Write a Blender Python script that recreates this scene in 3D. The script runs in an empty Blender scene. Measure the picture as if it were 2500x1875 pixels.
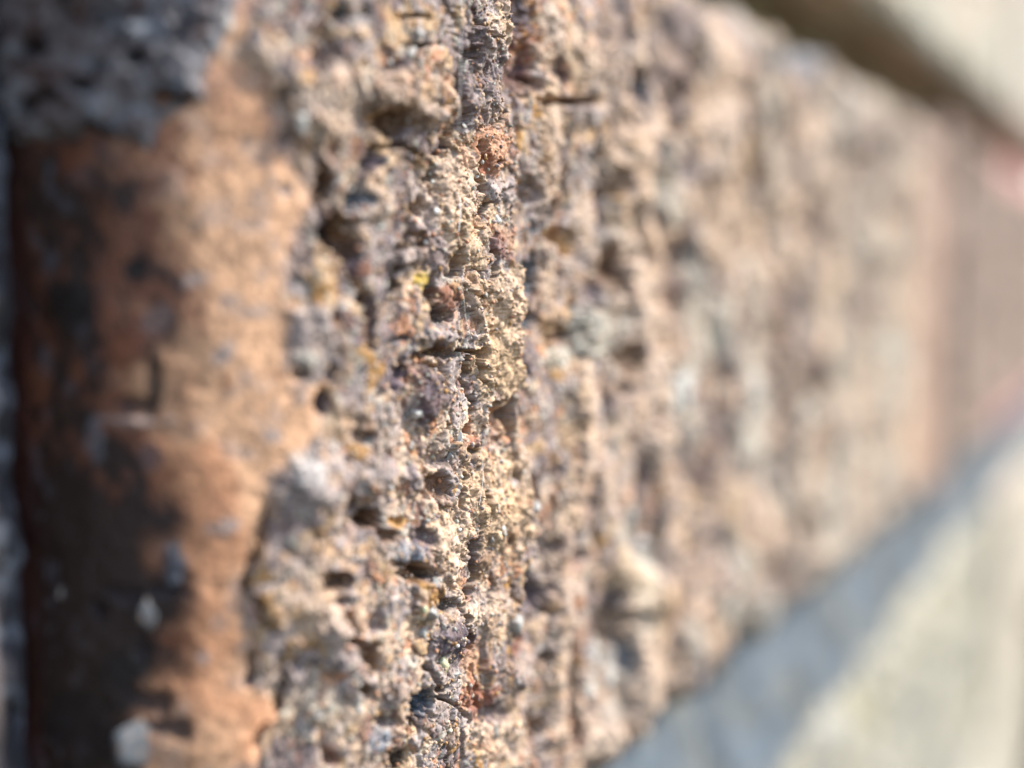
import bpy, math, time
import numpy as np

T0 = time.time()
scene = bpy.context.scene
MM = 0.001

# ------------------------------------------------------------------ camera
# wall: X runs along the wall, Z up, the face lies on Y=0 and looks to -Y.  All lengths below in mm.
F_PX = 1236.0                       # focal length in pixels of a 1024 wide frame
YAW = math.atan2(0.4727, 0.8812)    # angle between the view direction and the wall
PITCH = math.radians(5.45)          # looking slightly down
CAM_OUT = 40.6                      # distance of the lens from the wall face
cam_data = bpy.data.cameras.new("camera")
cam = bpy.data.objects.new("camera", cam_data)
scene.collection.objects.link(cam)
cam_data.sensor_width = 36.0
cam_data.lens = F_PX / 1024 * 36
cam_data.clip_start = 0.002
cam_data.clip_end = 50.0
cam.location = (0, -CAM_OUT * MM, 0)
cam.rotation_euler = (math.pi / 2 - PITCH, 0, YAW - math.pi / 2)
cam_data.dof.use_dof = True
cam_data.dof.focus_distance = 0.0805
cam_data.dof.aperture_fstop = cam_data.lens / 4.7     # a 4.7 mm wide pupil
scene.camera = cam
scene.render.resolution_x, scene.render.resolution_y = 1024, 768

# ------------------------------------------------------------------ light
SUN_AZ, SUN_EL = math.radians(37), math.radians(44)   # azimuth from the wall's normal towards +X
sd = (math.cos(SUN_EL) * math.sin(SUN_AZ), -math.cos(SUN_EL) * math.cos(SUN_AZ), math.sin(SUN_EL))
world = bpy.data.worlds.new("World")
scene.world = world
world.use_nodes = True
wn = world.node_tree
sky = wn.nodes.new("ShaderNodeTexSky")
sky.sky_type = 'NISHITA'
sky.sun_disc = False
sky.sun_elevation = SUN_EL
sky.sun_rotation = math.atan2(sd[0], sd[1])
wn.links.new(sky.outputs[0], wn.nodes["Background"].inputs[0])
wn.nodes["Background"].inputs[1].default_value = 0.12
sun_data = bpy.data.lights.new("sun", 'SUN')
sun_data.energy = 2.6
sun_data.angle = math.radians(3.0)
sun_data.color = (1.0, 0.955, 0.9)
sun = bpy.data.objects.new("sun", sun_data)
scene.collection.objects.link(sun)
from mathutils import Vector
sun.rotation_euler = Vector(sd).to_track_quat('Z', 'Y').to_euler()
sun.location = (0.3, -0.5, 0.6)
vs = scene.view_settings
vs.view_transform = 'Standard'
vs.look = 'None'
vs.exposure = 1.82
vs.gamma = 1.0
scene.cycles.max_bounces = 6
scene.cycles.use_denoising = True

# ------------------------------------------------------------------ projection helpers (mm <-> photo pixels, 2500 wide)
SC = 2500 / 1024
cp, sp = math.cos(PITCH), math.sin(PITCH)
LU, LN = math.sin(YAW), -math.cos(YAW)        # lateral axis in (along, into wall)
FU, FN = math.cos(YAW), math.sin(YAW)
def project(u, d, v):
    n = d + CAM_OUT
    lat = u * LU + n * LN
    fh = u * FU + n * FN
    dep = fh * cp - v * sp
    up = v * cp + fh * sp
    return (512 + F_PX * lat / dep) * SC, (384 - F_PX * up / dep) * SC, dep
def unproject(px, py, d):
    """point of the plane d mm behind the wall face seen at photo pixel px, py"""
    a = (px / SC - 512) / F_PX
    b = (384 - py / SC) / F_PX
    fh, v = cp + b * sp, b * cp - sp
    ru, rn = a * LU + fh * FU, a * LN + fh * FN
    t = (d + CAM_OUT) / rn
    return ru * t, d, v * t

# ------------------------------------------------------------------ noise
def hsh(ix, iy, seed):
    h = (ix.astype(np.int64) * 374761393 + iy.astype(np.int64) * 668265263 + seed * 1274126177) & 0xFFFFFFFF
    h = ((h ^ (h >> 13)) * 1274126177) & 0xFFFFFFFF
    h = ((h ^ (h >> 16)) * 2246822519) & 0xFFFFFFFF
    return ((h ^ (h >> 15)) & 0xFFFFFF).astype(np.float32) / 0xFFFFFF
def vnoise(x, y, seed):
    xi, yi = np.floor(x), np.floor(y)
    fx, fy = (x - xi).astype(np.float32), (y - yi).astype(np.float32)
    fx, fy = fx * fx * fx * (fx * (fx * 6 - 15) + 10), fy * fy * fy * (fy * (fy * 6 - 15) + 10)
    xi, yi = xi.astype(np.int64), yi.astype(np.int64)
    a, b = hsh(xi, yi, seed), hsh(xi + 1, yi, seed)
    c, d = hsh(xi, yi + 1, seed), hsh(xi + 1, yi + 1, seed)
    return (a + (b - a) * fx + (c - a) * fy + (a - b - c + d) * fx * fy) * 2 - 1
def fbm(x, y, scale, seed, octs=4, gain=0.5):
    r, amp, tot = 0, 1.0, 0
    f = 1.0 / scale
    for o in range(octs):
        r = r + amp * vnoise(x * f + 17.3 * o, y * f - 9.1 * o, seed + o * 31)
        tot += amp
        amp *= gain
        f *= 2.03
    return r / tot * 1.5
def worley(x, y, scale, seed):
    x, y = x / scale, y / scale
    xi, yi = np.floor(x).astype(np.int64), np.floor(y).astype(np.int64)
    f1 = np.full(x.shape, 9.0, np.float32); f2 = f1.copy(); cid = np.zeros(x.shape, np.float32)
    for dx in (-1, 0, 1):
        for dy in (-1, 0, 1):
            cx, cy = xi + dx, yi + dy
            d = np.sqrt((cx + hsh(cx, cy, seed) - x) ** 2 + (cy + hsh(cx, cy, seed + 7) - y) ** 2).astype(np.float32)
            nearer = d < f1
            f2 = np.where(nearer, f1, np.minimum(f2, d))
            cid = np.where(nearer, hsh(cx, cy, seed + 13), cid)
            f1 = np.where(nearer, d, f1)
    return f1, f2, cid
def sstep(a, b, x):
    t = np.clip((x - a) / (b - a), 0, 1)
    return t * t * (3 - 2 * t)
def polydist(px, py, pts):
    best = np.full(px.shape, 1e9, np.float32)
    for (x0, y0), (x1, y1) in zip(pts[:-1], pts[1:]):
        dx, dy = x1 - x0, y1 - y0
        t = np.clip(((px - x0) * dx + (py - y0) * dy) / (dx * dx + dy * dy + 1e-9), 0, 1)
        best = np.minimum(best, np.hypot(px - x0 - t * dx, py - y0 - t * dy))
    return best

# ------------------------------------------------------------------ colour
def lin(c):
    c = np.asarray(c, np.float32) / 255
    return np.where(c <= 0.04045, c / 12.92, ((c + 0.055) / 1.055) ** 2.4)
K = 1.65
def alb(r, g, b):
    """base colour of a surface that a sunlit photo shows as r, g, b"""
    return np.clip(lin((r, g, b)) / K, 0.012, 0.75)
CREAM = alb(222, 190, 160); SAND = alb(214, 180, 142); ORANGE = alb(212, 156, 120); GREY = alb(184, 168, 160)
TAUPE = alb(150, 132, 126); PURPLE = alb(104, 90, 96); OCHRE = alb(188, 142, 86); BROWN = alb(126, 92, 66)
REDB = alb(160, 96, 72); WHITE = alb(226, 226, 218); PALE = alb(196, 192, 176); BLACK = alb(44, 38, 42)
SKIN = alb(250, 196, 152); BURNT = alb(40, 32, 34); RUST = alb(140, 86, 58); BLUEG = alb(140, 150, 160)
PINK = alb(214, 188, 164); YELL = alb(190, 160, 70); SLATE = alb(96, 104, 114)

# ------------------------------------------------------------------ mesh helpers
def new_mesh(name, verts, faces_quads, mat, col=None, parent=None, smooth=True):
    me = bpy.data.meshes.new(name)
    nv, nf = len(verts), len(faces_quads)
    k = faces_quads.shape[1]
    me.vertices.add(nv)
    me.vertices.foreach_set("co", np.ascontiguousarray(verts, np.float32).ravel())
    me.loops.add(nf * k)
    me.loops.foreach_set("vertex_index", np.ascontiguousarray(faces_quads, np.int32).ravel())
    me.polygons.add(nf)
    me.polygons.foreach_set("loop_start", np.arange(nf, dtype=np.int32) * k)
    if smooth:
        me.polygons.foreach_set("use_smooth", np.ones(nf, bool))
    me.update(calc_edges=True)
    if col is not None:
        a = me.color_attributes.new("Col", 'FLOAT_COLOR', 'POINT')
        a.data.foreach_set("color", np.ascontiguousarray(col, np.float32).ravel())
    me.materials.append(mat)
    ob = bpy.data.objects.new(name, me)
    scene.collection.objects.link(ob)
    ob.parent = parent
    return ob
def grid_faces(ni, nj):
    i, j = np.meshgrid(np.arange(ni - 1), np.arange(nj - 1), indexing='ij')
    a = (i * nj + j).ravel()
    return np.stack([a, a + nj, a + nj + 1, a + 1], 1)
def catmull(pts, n=60):
    p = np.asarray(pts, float)
    p = np.vstack([2 * p[0] - p[1], p, 2 * p[-1] - p[-2]])
    out = []
    for k in range(1, len(p) - 2):
        t = np.linspace(0, 1, n, endpoint=False)[:, None]
        out.append(0.5 * (2 * p[k] + (p[k + 1] - p[k - 1]) * t + (2 * p[k - 1] - 5 * p[k] + 4 * p[k + 1] - p[k + 2]) * t ** 2
                          + (-p[k - 1] + 3 * p[k] - 3 * p[k + 1] + p[k + 2]) * t ** 3))
    out.append(p[-2][None])
    return np.vstack(out)
def arclen(p):
    return np.concatenate([[0], np.cumsum(np.hypot(*np.diff(p, axis=0).T))])
def resample(p, w):
    """p polyline, w weight (samples per unit length) at each vertex -> sampled polyline"""
    s = arclen(p)
    c = np.concatenate([[0], np.cumsum(np.diff(s) * (w[1:] + w[:-1]) / 2)])
    n = int(c[-1]) + 2
    q = np.linspace(0, c[-1], n)
    return np.stack([np.interp(q, c, p[:, 0]), np.interp(q, c, p[:, 1])], 1), np.interp(q, c, s)
def base_surface(pu, pv):
    """profile along the wall (u, d) crossed with the vertical profile (v, d) -> points and normals"""
    U = np.repeat(pu[:, 0][:, None], len(pv), 1)
    V = np.repeat(pv[:, 0][None], len(pu), 0)
    D = pu[:, 1][:, None] + pv[:, 1][None]
    return U, D, V
def normals(U, D, V):
    P = np.stack([U, D, V], -1)
    n = np.cross(np.gradient(P, axis=0), np.gradient(P, axis=1))
    n /= np.linalg.norm(n, axis=-1, keepdims=True) + 1e-9
    if n[n.shape[0] // 2, n.shape[1] // 2, 1] > 0:
        n = -n
    return n

# ------------------------------------------------------------------ materials
def surf_mat(name, grain_mm, grain_amt, bump, spec=0.3):
    m = bpy.data.materials.new(name); m.use_nodes = True
    nt = m.node_tree; b = nt.nodes["Principled BSDF"]
    at = nt.nodes.new("ShaderNodeAttribute"); at.attribute_name = "Col"
    tc = nt.nodes.new("ShaderNodeTexCoord")
    no = nt.nodes.new("ShaderNodeTexNoise"); no.inputs["Scale"].default_value = 1000 / grain_mm
    no.inputs["Detail"].default_value = 3; no.inputs["Roughness"].default_value = 0.65
    nt.links.new(tc.outputs["Object"], no.inputs["Vector"])
    mr = nt.nodes.new("ShaderNodeMapRange")
    mr.inputs["From Min"].default_value = 0.25; mr.inputs["From Max"].default_value = 0.75
    mr.inputs["To Min"].default_value = 1 - grain_amt; mr.inputs["To Max"].default_value = 1 + grain_amt
    nt.links.new(no.outputs[0], mr.inputs["Value"])
    mx = nt.nodes.new("ShaderNodeVectorMath"); mx.operation = 'SCALE'
    nt.links.new(at.outputs["Color"], mx.inputs[0]); nt.links.new(mr.outputs[0], mx.inputs["Scale"])
    nt.links.new(mx.outputs[0], b.inputs["Base Color"])
    nt.links.new(at.outputs["Alpha"], b.inputs["Roughness"])
    b.inputs["Specular IOR Level"].default_value = spec
    if bump:
        bp = nt.nodes.new("ShaderNodeBump"); bp.inputs["Strength"].default_value = 0.7
        bp.inputs["Distance"].default_value = bump * MM
        nt.links.new(no.outputs[0], bp.inputs["Height"]); nt.links.new(bp.outputs[0], b.inputs["Normal"])
    return m
M_BRICK = surf_mat("weathered_brick", 0.15, 0.3, 0.06)
M_FAR = surf_mat("brick", 0.8, 0.12, 0.06)
M_MORTAR = surf_mat("lime_mortar", 0.4, 0.15, 0.06)
def plain_mat(name, col, rough, trans=0.0):
    m = bpy.data.materials.new(name); m.use_nodes = True
    b = m.node_tree.nodes["Principled BSDF"]
    nt = m.node_tree
    no = nt.nodes.new("ShaderNodeTexNoise"); no.inputs["Scale"].default_value = 2500
    rp = nt.nodes.new("ShaderNodeValToRGB")
    e = rp.color_ramp.elements
    e[0].position, e[0].color = .33, (*[float(q) for q in alb(150, 128, 108)], 1)
    e[1].position, e[1].color = .68, (*[min(1, float(q) * 1.15) for q in col], 1)
    e.new(.43).color = (*[float(q) * .8 for q in col], 1)
    tc = nt.nodes.new("ShaderNodeTexCoord")
    nt.links.new(tc.outputs["Object"], no.inputs["Vector"]); nt.links.new(no.outputs[0], rp.inputs[0]); nt.links.new(rp.outputs[0], b.inputs["Base Color"])
    b.inputs["Roughness"].default_value = rough
    b.inputs["Transmission Weight"].default_value = trans
    return m
M_QUARTZ = plain_mat("milky_quartz", alb(214, 210, 200), 0.55)
M_CRYSTAL = plain_mat("yellow_quartz", alb(214, 212, 168), 0.2)
M_GREYGRAIN = plain_mat("grey_grain", alb(176, 172, 162), 0.55)
M_CHALK = plain_mat("grey_chalk", alb(96, 102, 108), 0.9)
M_SILK = plain_mat("spider_silk", (0.8, 0.77, 0.7), 0.3)

# ------------------------------------------------------------------ what the photo shows on the brick, in pixels of six enlarged views
CROP = {1: (0, 0, 2.37), 2: (0, 600, 2.37), 3: (0, 1175, 2.37), 4: (800, 0, 2.37), 5: (800, 600, 2.37), 6: (800, 1175, 2.37),
        7: (1600, 0, 2.37), 8: (1500, 875, 1.659)}
def at(c, x, y):
    ox, oy, s = CROP[c]
    return ox + x / s, oy + y / s
# (view, x, y, half width, half height, height in mm, colour, strength)
FEATURES = [
    # ---- broad blocks of the broken face
    (4, 480, 560, 240, 170, .9, CREAM, .5), (4, 930, 880, 120, 140, .7, ORANGE, .8), (4, 870, 600, 110, 130, .6, TAUPE, .7),
    (4, 900, 250, 130, 120, .6, TAUPE, .5), (4, 780, 1120, 90, 260, .8, CREAM, .8), (4, 810, 1410, 110, 150, .9, SAND, .7),
    (4, 630, 1440, 110, 130, .9, TAUPE, .8), (4, 990, 1100, 110, 80, .4, GREY, .8), (4, 1000, 1400, 70, 100, .4, REDB, .4),
    (4, 1000, 80, 90, 120, .5, CREAM, .7), (4, 330, 1180, 110, 130, .8, PINK, .6), (4, 560, 1120, 80, 110, .6, GREY, .6),
    (4, 450, 1500, 90, 110, .8, GREY, .8), (4, 100, 520, 140, 160, .5, PINK, .7), (4, 40, 760, 120, 130, .4, CREAM, .7),
    (5, 710, 290, 80, 60, .6, RUST, .8), (5, 850, 250, 100, 90, .4, OCHRE, .5), (5, 680, 520, 140, 55, .6, GREY, .9),
    (5, 640, 880, 110, 150, 1.0, PURPLE, .85), (5, 1000, 620, 120, 330, .6, SAND, .9), (5, 990, 330, 110, 200, .3, CREAM, .7),
    (5, 840, 1130, 45, 45, .5, REDB, .5), (5, 830, 1240, 40, 50, .4, PURPLE, .7), (5, 950, 1450, 160, 260, .4, SAND, .7),
    (5, 300, 1350, 190, 130, .8, GREY, .6), (5, 210, 1185, 65, 50, .6, OCHRE, .9), (5, 1190, 330, 60, 110, .5, PURPLE, .7),
    (5, 1380, 450, 75, 100, .7, OCHRE, .7), (5, 1580, 500, 120, 130, .7, PALE, .7), (5, 1390, 640, 70, 60, .4, PALE, .7),
    (5, 2080, 850, 60, 160, .8, WHITE, .85), (5, 1800, 300, 130, 230, .7, PINK, .6), (5, 1920, 1150, 100, 180, .5, PINK, .5),
    (6, 680, 330, 130, 260, .6, CREAM, .7), (6, 1000, 200, 140, 230, .4, SAND, .6), (6, 900, 470, 65, 80, .4, BROWN, .5),
    (6, 740, 910, 110, 100, .7, PURPLE, .8), (6, 950, 780, 150, 150, .3, CREAM, .5), (6, 850, 1040, 90, 90, .3, ORANGE, .6),
    (6, 770, 1160, 60, 70, .7, GREY, .7), (6, 870, 1260, 90, 90, .4, REDB, .8), (6, 1030, 1170, 130, 130, .3, BROWN, .4),
    (6, 60, 850, 100, 140, 1.1, GREY, .8), (6, 100, 1040, 100, 90, .9, GREY, .8), (6, 330, 1490, 65, 65, .7, BLUEG, .7),
    (6, 400, 1200, 90, 100, .5, PINK, .5), (6, 500, 420, 65, 60, .7, BLUEG, .6), (6, 440, 690, 70, 110, .5, GREY, .7),
    (6, 1640, 1080, 55, 170, .9, WHITE, .8), (6, 1830, 1150, 60, 230, .9, PINK, .7), (6, 1850, 640, 130, 130, .3, SAND, .4),
    (6, 1700, 500, 90, 120, .6, SAND, .6), (6, 1860, 400, 60, 60, .6, WHITE, .6), (6, 1590, 1500, 200, 160, .6, PINK, .6),
    (6, 1150, 1100, 110, 110, .5, GREY, .6), (6, 950, 1480, 140, 160, .4, CREAM, .6),
    (4, 1340, 220, 80, 150, .6, PINK, .7), (4, 1500, 640, 120, 90, .5, GREY, .4), (4, 1540, 1290, 60, 190, .8, PINK, .7),
    (4, 1750, 900, 150, 250, .4, CREAM, .6), (4, 1790, 1520, 130, 160, .5, PINK, .7), (4, 1580, 400, 110, 170, .5, PINK, .5),
    (2, 1820, 560, 140, 260, .5, GREY, .75), (2, 1780, 660, 70, 60, .3, PALE, .6), (2, 1900, 1380, 240, 170, .35, GREY, .6),
    (2, 1760, 1290, 100, 110, .15, WHITE, .3), (7, 850, 330, 170, 80, 0, BLUEG, .6), (7, 480, 150, 90, 110, 0, GREY, .4), (2, 1950, 1060, 120, 110, .3, SAND, .6),
    (3, 1800, 700, 190, 190, .3, CREAM, .5), (3, 1700, 1150, 150, 110, .5, GREY, .5), (3, 1900, 1300, 130, 110, .4, PALE, .4),
    (1, 1750, 620, 130, 190, .5, PINK, .6), (1, 1270, 500, 110, 160, .15, ORANGE, .7), (1, 1480, 330, 140, 90, .1, PINK, .6),
    # ---- hollows, some with their shade painted in as dark colour
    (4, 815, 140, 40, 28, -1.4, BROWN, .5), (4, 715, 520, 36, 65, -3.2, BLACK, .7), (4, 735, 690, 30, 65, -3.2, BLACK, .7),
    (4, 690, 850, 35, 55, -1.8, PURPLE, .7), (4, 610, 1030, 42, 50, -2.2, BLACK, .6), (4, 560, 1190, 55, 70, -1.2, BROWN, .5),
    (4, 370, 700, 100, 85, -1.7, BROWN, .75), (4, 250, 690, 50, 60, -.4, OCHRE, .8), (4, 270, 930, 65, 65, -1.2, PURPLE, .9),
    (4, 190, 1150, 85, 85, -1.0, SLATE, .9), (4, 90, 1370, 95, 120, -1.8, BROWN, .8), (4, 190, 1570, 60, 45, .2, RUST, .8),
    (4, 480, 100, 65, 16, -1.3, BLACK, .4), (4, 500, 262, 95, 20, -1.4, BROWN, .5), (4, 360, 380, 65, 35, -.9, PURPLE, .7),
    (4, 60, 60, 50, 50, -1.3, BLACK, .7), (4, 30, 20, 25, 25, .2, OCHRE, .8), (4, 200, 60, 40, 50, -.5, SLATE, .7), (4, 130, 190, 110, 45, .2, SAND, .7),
    (4, 940, 940, 22, 18, -1.0, BROWN, .8), (4, 870, 950, 40, 70, -.6, REDB, .8), (4, 560, 1400, 40, 60, -1.4, BROWN, .6),
    (4, 1150, 50, 100, 110, -.9, PURPLE, .8), (4, 1170, 330, 90, 200, -.9, REDB, .55), (4, 1170, 450, 70, 120, -.4, PURPLE, .6),
    (4, 1390, 440, 45, 110, -1.3, PURPLE, .8), (4, 1400, 590, 180, 35, -1.2, BROWN, .6), (4, 1770, 190, 45, 100, -1.4, TAUPE, .8),
    (4, 1820, 510, 60, 120, -1.6, SLATE, .7), (4, 2050, 560, 75, 110, -1.3, TAUPE, .8), (4, 1340, 1230, 50, 90, -1.3, SLATE, .7),
    (4, 1620, 1190, 60, 140, -1.4, PURPLE, .9), (4, 1870, 1230, 42, 75, -1.3, SLATE, .8), (4, 1660, 1490, 75, 140, -1.2, BROWN, .8),
    (4, 1210, 1560, 65, 75, -.8, SLATE, .9), (4, 1370, 1390, 110, 65, -.9, OCHRE, .6), (4, 1960, 850, 45, 70, -1.0, TAUPE, .8),
    (4, 1560, 900, 50, 50, -1.0, SLATE, .7), (4, 1180, 1120, 70, 80, -.8, TAUPE, .7), (4, 1230, 1320, 50, 50, -.8, SLATE, .8), (4, 1850, 1500, 55, 50, -.6, PURPLE, .6),
    (4, 2080, 950, 60, 80, -.6, TAUPE, .6), (4, 1680, 1060, 60, 80, -.8, BROWN, .5), (4, 1730, 700, 60, 60, -.7, TAUPE, .6),
    (5, 655, 400, 62, 50, -2.4, BLACK, .5), (5, 610, 250, 25, 80, -2.0, BLACK, .5), (5, 560, 210, 38, 60, .2, YELL, .9),
    (5, 400, 220, 40, 45, -1.8, BLACK, .6), (5, 640, 630, 95, 45, -1.3, BROWN, .7), (5, 430, 750, 50, 95, -.9, PURPLE, .9),
    (5, 420, 540, 60, 25, -.9, SLATE, .7), (5, 960, 1000, 60, 110, -1.4, ORANGE, .5), (5, 830, 1190, 34, 20, -1.3, BLACK, .6),
    (5, 640, 1390, 75, 65, -1.4, BROWN, .8), (5, 280, 1600, 90, 50, -1.6, BROWN, .8), (5, 430, 1600, 45, 30, -.3, OCHRE, .9),
    (5, 210, 1110, 65, 35, -.9, PURPLE, .9), (5, 1120, 290, 45, 140, -1.8, BLACK, .75), (5, 1200, 440, 50, 70, -1.5, SLATE, .8),
    (5, 1200, 190, 55, 80, -.8, SLATE, .9), (5, 1720, 820, 65, 45, -1.1, PURPLE, .8), (5, 2000, 760, 60, 60, -1.1, BROWN, .7),
    (5, 1730, 650, 65, 90, -1.1, BROWN, .7), (5, 1210, 1430, 45, 80, -1.8, BROWN, .6), (5, 1330, 1300, 35, 45, -.9, TAUPE, .8), (5, 1380, 520, 90, 40, -.8, BROWN, .6),
    (5, 1640, 170, 70, 140, -1.2, BROWN, .7), (5, 1530, 260, 60, 90, -.9, PURPLE, .6), (5, 640, 1240, 90, 60, -.7, TAUPE, .6), (5, 1140, 730, 40, 40, -.4, SLATE, .6),
    (5, 1190, 870, 40, 50, -.3, TAUPE, .6), (5, 1270, 1080, 60, 60, -.3, TAUPE, .5), (5, 1740, 1130, 35, 70, -.9, TAUPE, .8), (5, 1430, 1150, 30, 300, -.6, BROWN, .35),
    (6, 280, 220, 100, 60, -1.7, BROWN, .85), (6, 430, 240, 50, 40, -.3, OCHRE, .9), (6, 360, 320, 75, 40, -1.3, BROWN, .8),
    (6, 520, 540, 110, 35, -1.4, BROWN, .7), (6, 540, 330, 60, 60, -1.0, PURPLE, .8), (6, 170, 930, 50, 32, -2.2, BLACK, .6),
    (6, 230, 1010, 75, 90, -1.7, BROWN, .8), (6, 225, 1215, 50, 40, -1.6, BROWN, .8), (6, 530, 1290, 95, 80, -1.5, SLATE, .95), (6, 500, 1370, 50, 80, -1.7, BLACK, .8),
    (6, 430, 1600, 60, 70, -2.0, BLACK, .7), (6, 985, 340, 16, 26, -1.2, BLACK, .7), (6, 670, 700, 50, 40, -1.6, BLACK, .6),
    (6, 640, 1190, 40, 30, -1.4, BROWN, .8), (6, 1220, 670, 100, 110, -1.1, PURPLE, .85), (6, 1180, 560, 60, 60, -.8, SLATE, .8),
    (6, 1210, 1430, 75, 80, -1.5, BROWN, .8), (6, 1215, 1400, 28, 36, .9, CREAM, .8), (6, 1275, 1020, 32, 42, -1.2, BROWN, .8),
    (6, 1735, 1000, 32, 130, -1.6, SLATE, .8), (6, 1550, 1260, 55, 100, -1.2, PURPLE, .9), (6, 1110, 950, 60, 70, -.6, REDB, .7),
    (6, 1240, 420, 80, 70, -.8, TAUPE, .8), (6, 280, 800, 60, 70, -.9, TAUPE, .7), (6, 1680, 840, 110, 120, -.8, BROWN, .6), (6, 1700, 680, 60, 80, -1.0, PURPLE, .7),
    (6, 1500, 450, 50, 60, -.9, TAUPE, .6), (6, 320, 1400, 80, 40, -1.0, TAUPE, .7), (6, 1450, 1480, 50, 100, -1.1, RUST, .6), (6, 950, 1340, 60, 60, -.7, PURPLE, .7),
    (1, 1880, 1050, 52, 105, -2.2, BROWN, .8), (1, 1920, 850, 40, 60, -1.0, REDB, .6), (1, 1940, 1370, 65, 120, -1.8, PURPLE, .8),
    (1, 1870, 350, 85, 85, -.4, PURPLE, .7), (1, 1620, 560, 35, 90, -.5, BROWN, .6), (1, 1640, 1110, 40, 35, -.3, GREY, .8), (1, 1640, 800, 60, 80, -.6, TAUPE, .6),
    (2, 1860, 930, 50, 70, -1.8, PURPLE, .8), (2, 1730, 730, 60, 50, -1.0, BROWN, .6), (2, 1930, 430, 40, 50, -1.0, RUST, .7),
    (2, 1900, 740, 35, 50, -1.0, TAUPE, .7), (2, 2010, 130, 60, 150, -1.0, PURPLE, .7), (2, 2040, 1490, 50, 50, -1.0, BROWN, .7),
    (3, 1950, 580, 110, 60, -1.4, BROWN, .75), (3, 1990, 690, 60, 30, -1.2, TAUPE, .7), (3, 1960, 1600, 70, 50, -.8, RUST, .7), (3, 1770, 1060, 80, 40, -.7, TAUPE, .6),
    # ---- stains and notches in the fired skin
    (2, 800, 130, 85, 65, -.15, BURNT, .9), (2, 900, 420, 80, 90, 0, TAUPE, .6), (2, 1120, 200, 80, 35, 0, GREY, .7), (2, 430, 340, 120, 110, 0, BURNT, .9),
    (2, 770, 915, 135, 50, -.4, BLACK, .7), (2, 890, 800, 60, 160, -.2, BURNT, .8), (2, 780, 1010, 170, 35, .35, GREY, .6), (2, 560, 1120, 50, 120, .1, BLUEG, .5),
    (2, 1280, 640, 60, 65, 0, GREY, .8), (2, 1570, 1090, 55, 40, 0, GREY, .8), (2, 1300, 790, 50, 40, 0, RUST, .5), (2, 1600, 740, 35, 25, 0, RUST, .6), (2, 1330, 330, 60, 50, 0, GREY, .6),
    (2, 1450, 390, 80, 30, 0, GREY, .5), (2, 1360, 1200, 100, 40, 0, GREY, .4), (2, 700, 620, 70, 120, 0, RUST, .5), (2, 1080, 880, 90, 200, 0, RUST, .3), (2, 890, 1210, 80, 70, 0, PURPLE, .7),
    (3, 1020, 470, 70, 110, .2, SLATE, .9), (3, 1000, 620, 120, 40, -.35, BLACK, .8), (3, 740, 640, 120, 60, -.2, BLACK, .8), (3, 820, 970, 70, 110, -.25, BLACK, .85),
    (3, 880, 1270, 150, 80, -.25, BLACK, .85), (3, 1000, 1410, 110, 60, -.3, BLACK, .85), (3, 700, 1100, 150, 120, 0, BURNT, .8), (3, 500, 1400, 200, 220, 0, BURNT, .8), (3, 1330, 230, 60, 50, 0, GREY, .7), (3, 1250, 270, 80, 40, 0, GREY, .6),
    (3, 1440, 1160, 45, 40, -.3, TAUPE, .9), (3, 1020, 900, 120, 60, 0, RUST, .5), (3, 560, 730, 70, 50, -.3, BLACK, .9), (3, 1180, 1010, 40, 40, 0, GREY, .6),
    (1, 740, 1130, 90, 130, 0, BURNT, .7), (1, 1000, 760, 110, 60, .05, RUST, .5), (1, 1100, 1020, 60, 80, 0, RUST, .4), (1, 850, 1560, 100, 70, 0, BURNT, .7),
]
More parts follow.
